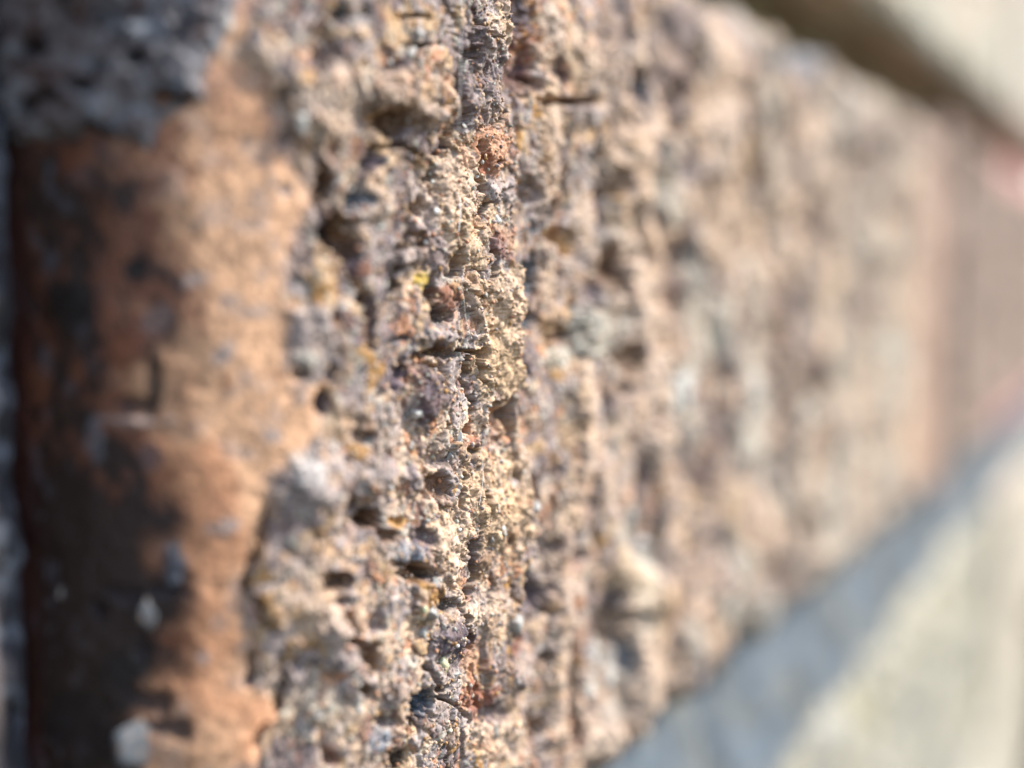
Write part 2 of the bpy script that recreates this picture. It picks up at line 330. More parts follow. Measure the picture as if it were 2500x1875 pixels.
# cracks and crevices: view, points, half width (photo px), depth mm
CRACKS = [
    (4, [(800, 60), (785, 300), (725, 440), (715, 520), (730, 690), (680, 820), (610, 920), (590, 1060)], 10, 2.7),
    (4, [(850, 130), (900, 220), (1000, 240)], 5, .7), (4, [(830, 830), (840, 1020), (880, 1200), (850, 1300)], 5, .7), (4, [(730, 1330), (740, 1480), (720, 1600)], 7, 1.1),
    (4, [(880, 1330), (920, 1480), (900, 1600)], 5, .7), (4, [(960, 480), (1000, 660), (900, 740)], 5, .6), (4, [(230, 860), (400, 850), (500, 880), (590, 960)], 6, .9),
    (4, [(490, 1170), (510, 1350), (400, 1450), (380, 1640)], 9, 1.4), (4, [(1050, 1100), (950, 1140), (900, 1200)], 4, .6),
    (5, [(1022, 900), (1018, 1000), (1035, 1100), (1030, 1240)], 6, 1.3), (5, [(900, 940), (960, 900), (1060, 860)], 5, .8), (5, [(590, 180), (600, 340), (640, 420)], 8, 1.8),
    (5, [(550, 700), (680, 720), (760, 600), (860, 620)], 5, .9), (5, [(800, 640), (790, 780), (840, 900), (800, 1060)], 5, .8), (5, [(880, 560), (850, 680), (880, 800)], 4, .6),
    (5, [(170, 240), (220, 400), (240, 590)], 13, 1.6), (5, [(780, 1310), (770, 1450), (740, 1560)], 4, .7), (5, [(880, 1400), (880, 1560)], 4, .6), (5, [(1030, 1480), (1080, 1380), (1060, 1270)], 4, .6),
    (5, [(700, 1040), (590, 1200), (560, 1300), (560, 1480)], 6, .9), (5, [(500, 100), (380, 160), (370, 260)], 7, 1.3),
    (6, [(790, 330), (815, 480), (825, 560), (765, 690), (725, 800)], 7, 1.3), (6, [(360, 470), (540, 500), (600, 560)], 7, 1.2), (6, [(910, 540), (915, 600), (890, 660)], 4, .7),
    (6, [(560, 930), (550, 1060), (640, 1200)], 7, 1.2), (6, [(820, 1060), (860, 1160), (830, 1260), (880, 1330)], 5, .9), (6, [(780, 790), (800, 960)], 6, 1.2), (6, [(1010, 600), (1050, 760), (1020, 900)], 4, .5),
    (6, [(1420, 700), (1435, 1000), (1425, 1350)], 14, 1.2), (6, [(130, 780), (140, 920), (190, 1010)], 10, 1.6), (6, [(640, 1240), (740, 1300), (800, 1380)], 6, 1.0), (6, [(350, 1240), (370, 1160)], 4, .7),
    (3, [(1535, 150), (1495, 350), (1425, 500), (1410, 600), (1490, 690), (1530, 840)], 8, .5), (3, [(1465, 980), (1440, 1170)], 13, .5), (3, [(1645, 1120), (1600, 1370)], 10, .8), (3, [(1515, 1410), (1490, 1540)], 9, .7),
]
RIDGES = [   # view, points, half width px, height
    (4, [(1290, 480), (1300, 760), (1285, 1150)], 22, .9), (6, [(1370, 100), (1360, 520), (1340, 900), (1350, 1500)], 20, .9), (5, [(1300, 0), (1290, 250), (1330, 420)], 20, .7),
    (6, [(1800, 880), (1840, 1100), (1790, 1500)], 22, .8), (4, [(1700, 600), (1800, 850), (1830, 1150)], 24, .6), (5, [(1480, 700), (1490, 1100), (1470, 1600)], 22, .7),
    (5, [(880, 1000), (905, 930), (960, 890)], 8, .5), (5, [(780, 220), (830, 420), (850, 560)], 9, .6),
]
EDGE = [at(*p) for p in ((4, 1055, -100), (4, 1055, 0), (4, 1050, 130), (4, 1080, 210), (4, 1030, 400), (4, 1020, 600), (4, 1070, 750), (4, 1095, 950), (4, 1085, 1180),
        (4, 1065, 1300), (4, 1070, 1500), (5, 1085, 250), (5, 1090, 420), (5, 1120, 700), (5, 1130, 900), (5, 1160, 1100), (5, 1185, 1300), (6, 1185, 50), (6, 1180, 400),
        (6, 1120, 700), (6, 1100, 1000), (6, 1110, 1250), (6, 1180, 1500), (6, 1220, 1700), (6, 1240, 2000))]
SKIN_EDGE = [(690, -200), (640, -10), (600, 90), (655, 230), (690, 340), (745, 430), (770, 500), (725, 570), (700, 640), (702, 800), (720, 900), (772, 990), (765, 1050),
             (660, 1160), (645, 1240), (592, 1410), (620, 1560), (605, 1660), (670, 1740), (620, 1810), (590, 2000), (560, 2300)]   # photo px

# ------------------------------------------------------------------ the wall
wall = bpy.data.objects.new("brick_wall", None)
scene.collection.objects.link(wall)
wall.location = (0.15, 0, -0.15)
wall["label"] = "weathered brick wall with pale mortar joints and one broken rough brick in focus"
wall["category"] = "wall"
wall["kind"] = "thing"
WL = np.array(wall.location)
def to_world(P):            # mm -> metres, in the wall's own frame
    return P * MM - WL

# ------------------------------------------------------------------ the brick in focus
U0, U1, V0, V1 = 46.0, 259.0, -44.0, 27.5
prof_u = catmull([(U0, 60), (U0, 20), (U0 + .1, 14), (U0 + 1.2, 9.5), (U0 + 3.6, 6), (U0 + 6.6, 3.4), (U0 + 11, 1.2), (U0 + 16, .3), (U0 + 23, 0), (U0 + 60, 0), (U0 + 110, 0), (U1 - 60, 0),
                  (U1 - 30, .1), (U1 - 12, .5), (U1 - 3, 2.4), (U1, 10), (U1, 20), (U1, 60)])
prof_v = catmull([(V0, 60), (V0, 20), (V0 + .2, 7), (V0 + .8, 2.6), (V0 + 2.4, .6), (V0 + 6, 0), (V0 + 20, 0), (V1 - 20, 0), (V1 - 7, 0), (V1 - 3.4, .7), (V1 - 1.2, 2.8), (V1 - .2, 7), (V1, 20), (V1, 60)])
pxs, _, deps = project(prof_u[:, 0], prof_u[:, 1], np.zeros(len(prof_u)))
step = np.gradient(arclen(prof_u)); dpx = np.abs(np.gradient(pxs)) / SC / np.maximum(step, 1e-4)      # pixels per mm
dens = np.where((pxs / SC > 360) & (pxs / SC < 570), 1.55, np.where(pxs / SC < 330, .8, .85))
wu = np.clip(dpx * dens, .25, 17) * np.where(prof_u[:, 1] > 16, .05, 1) + .02
wv = np.where(prof_v[:, 1] > 9, .12, 14.2)
pu, su = resample(prof_u, wu)
pv, tv = resample(prof_v, wv)
U, D, V = base_surface(pu, pv)
N = normals(U, D, V)
S = np.repeat(su[:, None], len(tv), 1); Tt = np.repeat(tv[None], len(su), 0)
PX, PY, _ = project(U, D, V)
PX, PY = PX.astype(np.float32), PY.astype(np.float32)
print("focus brick grid", U.shape, time.time() - T0)

def rough_relief(S, T, seed):
    """broken brick: lumps, chips, grains.  Returns height (mm) and the chip noise that picks the colours"""
    wx = fbm(S, T, 2.6, seed, 3) * .8 + fbm(S, T, .7, seed + 3, 2) * .22; wy = fbm(S, T, 2.6, seed + 5, 3) * .8 + fbm(S, T, .7, seed + 8, 2) * .22
    crumbly = sstep(-.25, .45, fbm(S, T, 4.2, seed + 15, 3))          # crumbly patches between plain broken planes
    low = fbm(S, T, 7.5, seed + 9, 3) * .7
    f1, f2, c1 = worley(S + wx, T * .68 + wy, 2.9, seed + 20)
    mid = (c1 - .5) * .7 + (.5 - f1) * .45 - (1 - sstep(.0, .12, f2 - f1)) * .28 * (.3 + .7 * crumbly)
    g1, g2, c2 = worley(S + wx * .7, T * .7 + wy * .7, 1.0, seed + 40)
    mid = mid + ((c2 - .5) * .2 + (.5 - g1) * .18 - (1 - sstep(0, .16, g2 - g1)) * .1) * (.25 + .95 * crumbly)
    return low, mid, c1, c2
def fine_relief(S, T, seed):
    """sand grains and pores"""
    wx, wy = fbm(S, T, .8, seed, 3) * .3, fbm(S, T, .8, seed + 5, 3) * .3
    k1, k2, c3 = worley(S + wx, T * .8 + wy, .34, seed + 60)
    gm = sstep(-.4, .5, fbm(S, T, 1.7, seed + 70, 3))
    h = ((.5 - k1) * .07 + (c3 - .5) * .06) * (.2 + .8 * gm)
    q1, q2, c4 = worley(S + wx * .3, T + wy * .3, .15, seed + 80)
    h = h + (.5 - q1) * .05 + (c4 - .5) * .03
    h = h * 1.25 - (1 - sstep(0, .13, k2 - k1)) * .07 * gm
    m1, m2, _c = worley(S + wx * 2, T * .8 + wy * 2, .85, seed + 65)
    h = h - (1 - sstep(0, .09, m2 - m1)) * .13 * sstep(-.1, .5, fbm(S, T, 2.3, seed + 75, 3))
    n1 = fbm(S, T * .8, .9, seed + 90, 5, .72)
    h = h + n1 * .08 - np.abs(fbm(S, T * .8, .7, seed + 95, 4, .65)) * .07
    return h, c3, c4

mask_skin_line = np.interp(PY, [p[1] for p in SKIN_EDGE], [p[0] for p in SKIN_EDGE]).astype(np.float32)
jag = fbm(S, Tt, 2.2, 501, 4, .6) * 24
soft = np.interp(PY, [0, 600, 1000, 1150, 1700], [34, 32, 30, 24, 22]).astype(np.float32)
skin = sstep(soft, -soft, PX - mask_skin_line + jag)
far_skin = sstep(U1 - 36, U1 - 20, U + 6 * fbm(S, Tt, 9, 510, 3))
LOW, MID, C1, C2 = rough_relief(S, Tt, 11)
PLAIN = [(5, 1000, 650, 120, 340), (6, 1000, 250, 160, 320), (5, 950, 1450, 170, 270), (4, 770, 1150, 95, 260), (4, 790, 1410, 90, 130), (6, 950, 720, 130, 220), (6, 660, 350, 100, 250),
         (4, 940, 880, 110, 120), (4, 980, 90, 90, 120), (5, 620, 880, 100, 140), (2, 1820, 620, 120, 200), (4, 330, 1180, 100, 120), (4, 480, 560, 180, 120), (5, 300, 1350, 160, 120), (4, 60, 560, 130, 170)]
plain = np.zeros(U.shape, np.float32)                  # sandy faces without coarse chips
_w = fbm(S, Tt, 1.5, 505, 4, .6) * .45
for (v_, x, y, rx, ry) in PLAIN:
    s_ = CROP[v_][2]; px, py = at(v_, x, y)
    plain = np.maximum(plain, sstep(1.25, .7, np.hypot((PX + 18 - px) / (rx / s_), (PY - py) / (ry / s_)) + _w))
far = sstep(74, 108, U)
b1, b2, CB = worley(S * .8 + fbm(S, Tt, 6, 506, 3) * 2.5, Tt * .5 + fbm(S, Tt, 6, 507, 3) * 2, 4.4, 508)
H = LOW * .85 * (1 - .35 * plain) + MID * .85 * (1 - .8 * plain) * (1 + .4 * far)
H = H + .72 * far * ((.5 - b1) * 2.0 + (CB - .5) * 1.4 + fbm(S * .8, Tt * .5, 4, 509, 3) * 1.1 - 1.5 * sstep(.35, .6, fbm(S, Tt * .6, 5, 512, 3)))
skin_h = .2 + fbm(S, Tt, 9, 520, 3) * .3 + fbm(S, Tt, 1.8, 530, 4, .55) * .07 + fbm(S, Tt, .3, 535, 3) * .03
Hs = H * .95
# terrace whose broken rim stands in front of the farther, blurred half
ex = np.interp(PY, [p[1] for p in EDGE], [p[0] for p in EDGE]).astype(np.float32) - 26
de = PX - ex + fbm(S, Tt, 1.6, 540, 4, .6) * 14 + fbm(S, Tt, 5, 541, 3) * 10
Hs = Hs + np.where(de < 0, .75 * np.exp(np.minimum(de, 0) / 80), 0) * 1 + np.where(de >= 0, .75 * (1 - sstep(0, 16, de)) - .75 * sstep(0, 16, de) * np.exp(-np.maximum(de, 0) / 160), 0)
H = Hs * (1 - skin) + skin_h * skin
H = H * (1 - far_skin) + (.2 + fbm(S, Tt, 8, 550, 3) * .35) * far_skin

# hand-read features
jx = fbm(S, Tt, 1.3, 700, 4, .6).astype(np.float32); jy = fbm(S, Tt, 1.3, 710, 4, .6).astype(np.float32)
J2 = fbm(S, Tt, .35, 720, 3, .6).astype(np.float32)
def window(px, py, r):
    colmask = np.where((PX.min(1) < px + r) & (PX.max(1) > px - r))[0]
    if len(colmask) == 0: return None
    i0, i1 = colmask[0], colmask[-1] + 1
    sub = PY[i0:i1]
    rows = np.where((sub.min(0) < py + r) & (sub.max(0) > py - r))[0]
    if len(rows) == 0: return None
    return (slice(i0, i1), slice(rows[0], rows[-1] + 1))
paint = []
for (v_, x, y, rx, ry, dh, c, a) in FEATURES:
    s_ = CROP[v_][2]
    px, py = at(v_, x, y)
    rx, ry = rx / s_, ry / s_
    if px > 560: px -= 33 * max(dh, 0) * .6
    w_ = window(px, py, max(rx, ry) * 1.7 + 10)
    if w_ is None: continue
    q = np.hypot((PX[w_] - px) / rx + jx[w_] * .5, (PY[w_] - py) / ry + jy[w_] * .5) + J2[w_] * .14
    wide = abs(unproject(px + rx, py, 0)[0] - unproject(px, py, 0)[0]) if px > 560 else 1.0      # half width along the wall, mm
    g = min(max(wide / 1.6, .8), 2.4)
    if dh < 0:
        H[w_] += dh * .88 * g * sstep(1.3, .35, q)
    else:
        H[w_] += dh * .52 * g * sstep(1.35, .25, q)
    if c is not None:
        paint.append((w_, a * sstep(1.2, .8, q), c))
for (v_, pts, hw, dh) in CRACKS:
    if v_ > 3: hw, dh = hw * 1.15, dh * 1.3
    pts = [at(v_, *p) for p in pts]
    xs, ys = [p[0] for p in pts], [p[1] for p in pts]
    w_ = window((min(xs) + max(xs)) / 2, (min(ys) + max(ys)) / 2, max(max(xs) - min(xs), max(ys) - min(ys)) / 2 + hw * 3 + 10)
    if w_ is None: continue
    q = polydist(PX[w_] + jx[w_] * 9, PY[w_] + jy[w_] * 9, pts) / (hw * (1 + .5 * J2[w_]))
    k = sstep(1.3, .4, q)
    H[w_] -= dh * k
    paint.append((w_, .6 * k, BROWN * .7))  # brown painted along the cracks to deepen their shade
for (v_, pts, hw, dh) in RIDGES:
    pts = [at(v_, *p) for p in pts]
    q = polydist(PX + jx * 10, PY + jy * 10, pts) / (hw * (1 + .5 * J2))
    k = sstep(1.6, .2, q)
    H += dh * .8 * k
    paint.append((slice(None), .6 * k, CREAM * .6 + PINK * .4))

# grains follow the faces of chips and hollows too
FINE, C3, C4 = fine_relief(S + 1.2 * H, Tt + .8 * H, 11)
H = H + FINE * (1 + .45 * plain) * (1 - skin) * (1 - far_skin)

# colours
rng_c = fbm(S, Tt, 5.5, 600, 3)
col = np.empty(U.shape + (3,), np.float32)
pal = np.stack([CREAM, SAND, CREAM, PINK, ORANGE, CREAM, GREY, TAUPE, SAND, GREY, OCHRE, CREAM])
idx = np.clip(((C1 * .62 + C2 * .38) + rng_c * .12) * len(pal), 0, len(pal) - 1).astype(int)
col[:] = pal[idx]
m = sstep(.1, .55, fbm(S, Tt, 3.2, 610, 4, .6))[..., None]
col = col * (1 - m * .7) + GREY * m * .7
m = sstep(.25, .6, fbm(S, Tt, 2.1, 620, 4, .6))[..., None]
col = col * (1 - m * .55) + TAUPE * m * .55
m = sstep(.4, .65, fbm(S, Tt, 1.5, 630, 4, .6))[..., None]
col = col * (1 - m * .4) + OCHRE * m * .4
m = sstep(.25, .5, fbm(S, Tt * .6, 2.2, 631, 4, .6))[..., None]
col = col * (1 - m * .6) + PURPLE * m * .6
# single grains
m = (C3 > .93)[..., None]; col = np.where(m, col * .35 + PALE * .65, col)
m = (C3 < .08)[..., None]; col = np.where(m, col * .5, col)
col = col * (.7 + .6 * C4[..., None])
m = (C4 < .07)[..., None]; col = np.where(m, col * .5, col)
m = ((C3 > .42) & (C3 < .47))[..., None]; col = np.where(m, col * .5 + RUST * .5, col)
# paler, greyer towards the far end
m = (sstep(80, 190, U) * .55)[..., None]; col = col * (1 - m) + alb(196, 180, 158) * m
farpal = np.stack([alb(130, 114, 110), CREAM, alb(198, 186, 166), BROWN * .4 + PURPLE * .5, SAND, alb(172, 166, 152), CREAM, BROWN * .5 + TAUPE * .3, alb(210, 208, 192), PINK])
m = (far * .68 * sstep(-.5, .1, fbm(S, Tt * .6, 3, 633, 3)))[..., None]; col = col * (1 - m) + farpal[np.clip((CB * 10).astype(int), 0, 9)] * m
# fired skin
sk = np.empty_like(col); sk[:] = SKIN
sk = sk * (.86 + .28 * fbm(S, Tt, .5, 636, 3)[..., None]) 
m = ((C3 < .07))[..., None]; sk = np.where(m, sk * .6, sk)
m = sstep(-.1, .6, fbm(S, Tt, 5, 640, 4))[..., None]; sk = sk * (1 - m * .5) + alb(220, 146, 100) * m * .5
m = sstep(.25, .55, fbm(S, Tt, 1.8, 645, 4, .6))[..., None]; sk = sk * (1 - m * .4) + GREY * m * .4
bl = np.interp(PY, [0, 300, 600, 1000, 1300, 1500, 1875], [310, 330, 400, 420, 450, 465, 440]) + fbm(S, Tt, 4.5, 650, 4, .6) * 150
burn_shade = sstep(70, -110, PX - bl)  # burnt skin, plus painted shade on the end turned from the sun
m = (burn_shade * .9)[..., None]; sk = sk * (1 - m) + alb(116, 68, 48) * m
soot_shade = fbm(S, Tt * .6, 2.6, 660, 5, .65) * .8 + fbm(S, Tt * .6, .8, 662, 4, .65) * .5 + (330 - PX) / 420 + sstep(1000, 1500, PY) * 1.1 - .2  # dark mottling: sooty patches and the near end's shade put into the colour
m = (burn_shade * sstep(-.3, .35, soot_shade))[..., None]; sk = sk * (1 - m * .9) + alb(26, 27, 36) * m * .93
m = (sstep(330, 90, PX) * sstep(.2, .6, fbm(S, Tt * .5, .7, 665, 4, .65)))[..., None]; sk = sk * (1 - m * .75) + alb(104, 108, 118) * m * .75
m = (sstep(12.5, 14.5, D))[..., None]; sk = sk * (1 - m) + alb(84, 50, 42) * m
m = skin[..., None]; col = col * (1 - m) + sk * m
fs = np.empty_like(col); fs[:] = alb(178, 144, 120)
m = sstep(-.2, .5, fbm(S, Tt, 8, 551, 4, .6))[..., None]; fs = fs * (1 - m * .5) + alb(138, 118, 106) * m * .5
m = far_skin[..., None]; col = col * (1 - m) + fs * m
rough = (.92 - .25 * skin - .12 * burn_shade * skin).astype(np.float32)

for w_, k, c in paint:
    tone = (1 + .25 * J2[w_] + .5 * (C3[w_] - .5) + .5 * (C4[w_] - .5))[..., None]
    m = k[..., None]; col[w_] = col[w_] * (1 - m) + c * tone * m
edge_fade = sstep(30, 14, np.maximum(D, 0))
H = H * edge_fade
shift = (1 - skin) * edge_fade
P = np.stack([U, D, V], -1) + N * H[..., None]
P[..., 0] += shift * (fbm(S, Tt, 1.1, 730, 4, .55) * .2); P[..., 2] += shift * (fbm(S, Tt, 1.1, 740, 4, .55) * .2)
ALLP = P
brick_main = new_mesh("brick", to_world(P.reshape(-1, 3)), grid_faces(*U.shape), M_BRICK,
                      np.concatenate([np.clip(col, .008, .85), rough[..., None]], -1).reshape(-1, 4), wall)
brick_main["label"] = "rough broken orange brick with fired skin left at its near end"
print("focus brick built", time.time() - T0)

# mortar smeared over the near end of the brick
ju, sju = resample(prof_u[(prof_u[:, 1] < 19) & (prof_u[:, 0] < 66)], np.full(((prof_u[:, 1] < 19) & (prof_u[:, 0] < 66)).sum(), 9.0))
sel = prof_v[(prof_v[:, 0] > 5) & (prof_v[:, 1] < 12)]
jv, sjv = resample(sel, np.full(len(sel), 9.0))
U2, D2, V2 = base_surface(ju, jv)
N2 = normals(U2, D2, V2)
X2, Y2, _ = project(U2, D2, V2)
S2 = np.repeat(sju[:, None], len(sjv), 1); T2 = np.repeat(sjv[None], len(sju), 0)
SMEAR = [(-100, -400), (600, -400), (575, -20), (560, 70), (505, 130), (490, 250), (385, 285), (360, 345), (200, 330), (65, 350), (-100, 360)]
def inside(px, py, poly):
    r = np.zeros(px.shape, bool)
    for (x0, y0), (x1, y1) in zip(poly, poly[1:] + poly[:1]):
        r ^= ((y0 > py) != (y1 > py)) & (px < (x1 - x0) * (py - y0) / (y1 - y0 + 1e-9) + x0)
    return r
wob = fbm(S2, T2, 2.0, 810, 4, .6)
dd = polydist(X2 + wob * 16, Y2 + fbm(S2, T2, 2.0, 820, 4, .6) * 16, SMEAR + SMEAR[:1]) * np.where(inside(X2 + wob * 16, Y2 + fbm(S2, T2, 2.0, 820, 4, .6) * 16, SMEAR), 1, -1)
f1, f2, cc = worley(S2 + wob * .5, T2, 1.1, 830)
H2 = .55 + sstep(-26, 50, dd) * .8 - .95 + sstep(0, 25, dd) * (fbm(S2, T2, 3, 840, 4, .6) * .45 + (.5 - f1) * .35 + fbm(S2, T2, .5, 850, 3) * .12) + .35 + sstep(0, 25, dd) * .25
c2 = np.empty(U2.shape + (3,), np.float32); c2[:] = alb(128, 124, 126)
m = sstep(0, .5, fbm(S2, T2, 1.3, 860, 4, .65))[..., None]; c2 = c2 * (1 - m) + alb(60, 58, 64) * m
m = sstep(.2, .5, fbm(S2, T2, 1.0, 870, 4, .65))[..., None]; c2 = c2 * (1 - m * .7) + alb(150, 160, 168) * m * .7
m = sstep(.3, .55, fbm(S2, T2, 1.2, 880, 4, .65))[..., None]; c2 = c2 * (1 - m * .8) + alb(96, 76, 70) * m * .8
for (x, y, rx, ry) in ((790, 340, 70, 70), (250, 280, 70, 60), (490, 490, 70, 45), (230, 620, 60, 60), (330, 560, 90, 40), (950, 560, 70, 60)):
    px, py = at(1, x, y)
    q = np.hypot((X2 - px) / (rx / 2.37) + wob * .4, (Y2 - py) / (ry / 2.37) + wob * .3)
    H2 = H2 - .7 * sstep(1.2, .5, q); m = (.85 * sstep(1.2, .7, q))[..., None]; c2 = c2 * (1 - m) + BLACK * m
P2 = np.stack([U2, D2, V2], -1) + N2 * H2[..., None]
qf = grid_faces(*U2.shape); qf = qf[(dd.ravel()[qf] > -34).all(1)]
H2 = np.where(dd < -20, H2 - 1.5, H2); P2 = np.stack([U2, D2, V2], -1) + N2 * H2[..., None]
smear = new_mesh("mortar_smear", to_world(P2.reshape(-1, 3)), qf, M_MORTAR,
                 np.concatenate([c2, np.full(U2.shape + (1,), .75)], -1).reshape(-1, 4), brick_main)

# quartz grains bedded in the broken face and the skin
def ico(sub=2):
    t = (1 + 5 ** .5) / 2
    v = [(-1, t, 0), (1, t, 0), (-1, -t, 0), (1, -t, 0), (0, -1, t), (0, 1, t), (0, -1, -t), (0, 1, -t), (t, 0, -1), (t, 0, 1), (-t, 0, -1), (-t, 0, 1)]
    f = [(0, 11, 5), (0, 5, 1), (0, 1, 7), (0, 7, 10), (0, 10, 11), (1, 5, 9), (5, 11, 4), (11, 10, 2), (10, 7, 6), (7, 1, 8), (3, 9, 4), (3, 4, 2), (3, 2, 6), (3, 6, 8), (3, 8, 9), (4, 9, 5), (2, 4, 11), (6, 2, 10), (8, 6, 7), (9, 8, 1)]
    v = [np.array(p) / np.linalg.norm(p) for p in v]
    for _ in range(sub):
        mid, nf = {}, []
        def mp(a, b):
            k = (min(a, b), max(a, b))
            if k not in mid:
                p = v[a] + v[b]; v.append(p / np.linalg.norm(p)); mid[k] = len(v) - 1
            return mid[k]
        for a, b, c in f:
            ab, bc, ca = mp(a, b), mp(b, c), mp(c, a)
            nf += [(a, ab, ca), (b, bc, ab), (c, ca, bc), (ab, bc, ca)]
        f = nf
    return np.array(v), np.array(f, np.int32)
IV, IF = ico(2)
def crystal(seed, planes=9):
    """a broken grain: a ball cut by a few random planes"""
    r = np.random.default_rng(seed)
    v = IV.copy()
    for _ in range(planes):
        n = r.normal(size=3); n /= np.linalg.norm(n)
        d = r.uniform(.45, .8)
        over = np.maximum(v @ n - d, 0)
        v = v - over[:, None] * n
    return v
PXD, PYD, DEPD = project(P[..., 0], P[..., 1], P[..., 2])
inner = (D < 14)
def surface_at(px, py):
    """visible surface point of the finished brick nearest to a photo pixel"""
    e = np.hypot(PXD - px, PYD - py)
    c = np.where((e < 7) & inner)
    if len(c[0]) == 0:
        k = np.unravel_index(np.argmin(e + (~inner) * 1e6), e.shape)
    else:
        b = np.argmin(DEPD[c]); k = (c[0][b], c[1][b])
    return P[k], N[k]
# view, x, y, half width, half height, material
GRAINS = [(4, 660, 1225, 30, 30, 0), (4, 530, 190, 52, 45, 2), (4, 660, 160, 26, 22, 2), (4, 1000, 1265, 42, 42, 0), (4, 800, 730, 22, 24, 2), (4, 510, 310, 40, 60, 2), (4, 260, 470, 24, 22, 0),
          (5, 540, 970, 42, 38, 0), (5, 500, 1170, 32, 32, 0), (5, 780, 1120, 18, 58, 0), (5, 1250, 650, 40, 52, 0), (5, 1225, 1510, 55, 42, 0), (5, 260, 880, 50, 40, 0), (5, 930, 290, 24, 24, 2), (5, 720, 1220, 26, 36, 2),
          (6, 1030, 300, 32, 38, 0), (6, 610, 770, 65, 45, 2), (6, 575, 880, 52, 52, 2), (6, 580, 740, 30, 36, 1), (6, 700, 1080, 50, 82, 1), (6, 1110, 830, 60, 72, 2), (6, 955, 345, 22, 24, 2), (6, 650, 590, 36, 40, 2),
          (6, 210, 1320, 36, 40, 0), (5, 2085, 860, 62, 150, 0), (6, 1640, 1090, 45, 150, 0), (6, 990, 1460, 40, 70, 2), (6, 690, 830, 26, 24, 2), (6, 770, 1130, 40, 40, 2),
          (1, 1340, 130, 62, 75, 0), (1, 1770, 690, 52, 75, 0), (3, 870, 790, 90, 120, 3), (3, 820, 1500, 165, 215, 3), (3, 340, 650, 26, 40, 2)]
GM = [M_QUARTZ, M_CRYSTAL, M_GREYGRAIN, M_CHALK]
for k, (v_, x, y, rx, ry, mt) in enumerate(GRAINS):
    px, py = at(v_, x, y)
    p, n = surface_at(px, py)
    z = project(*p)[2]
    r = np.array([rx / 2.37 * z / (F_PX * SC), ry / 2.37 * z / (F_PX * SC)])
    v = crystal(900 + k, 12 + k % 5)
    bed = .45 if v_ > 3 else .1
    v = v * np.array([r[0] * 1.15, r[0] * (1 if v_ > 3 else .5), r[1] * 1.1]) + fbm(v[:, 0] + k * 3.7, v[:, 1] + v[:, 2] * 1.7, .6, 77, 3)[:, None] * v * .12 * r.min()
    new_mesh("quartz_grain", to_world(v + p - n * r[0] * bed), IF, GM[mt], None, brick_main, smooth=False)

# loose crumbs of grit that cling to the broken face, too small and many to count
r = np.random.default_rng(5)
crumb_v, crumb_f, crumb_c, nb = [], [], [], 0
(I0, F0), (I1, F1) = ico(0), ico(1)
ok = np.argwhere((PX > 760) & (PX < 1500) & (PY > -60) & (PY < 1950) & (skin < .2) & inner)
pick = ok[r.choice(len(ok), 12500, replace=False)]
pc = np.stack([CREAM, SAND, PALE, GREY, ORANGE, TAUPE, OCHRE, PURPLE, WHITE])
for i, j in pick:
    rad = .03 + .13 * r.random() ** 3.2
    iv, fv = (I1, F1) if rad > .065 else (I0, F0)
    v = iv * rad * r.uniform(.7, 1.25, 3) + r.normal(size=iv.shape) * rad * .12
    crumb_v.append(v + P[i, j] + N[i, j] * rad * .2); crumb_f.append(fv + nb); nb += len(iv)
    crumb_c.append(np.repeat((pc[r.choice(len(pc), p=[.26, .22, .1, .14, .12, .07, .05, .02, .02])] * r.uniform(.8, 1.15))[None], len(iv), 0))
cv = np.concatenate(crumb_v); cc_ = np.concatenate(crumb_c)
grit = new_mesh("grit", to_world(cv), np.concatenate(crumb_f), M_BRICK, np.concatenate([cc_, np.full((len(cc_), 1), .8)], 1), brick_main, smooth=True)
grit["kind"] = "stuff"
print("grains", time.time() - T0)

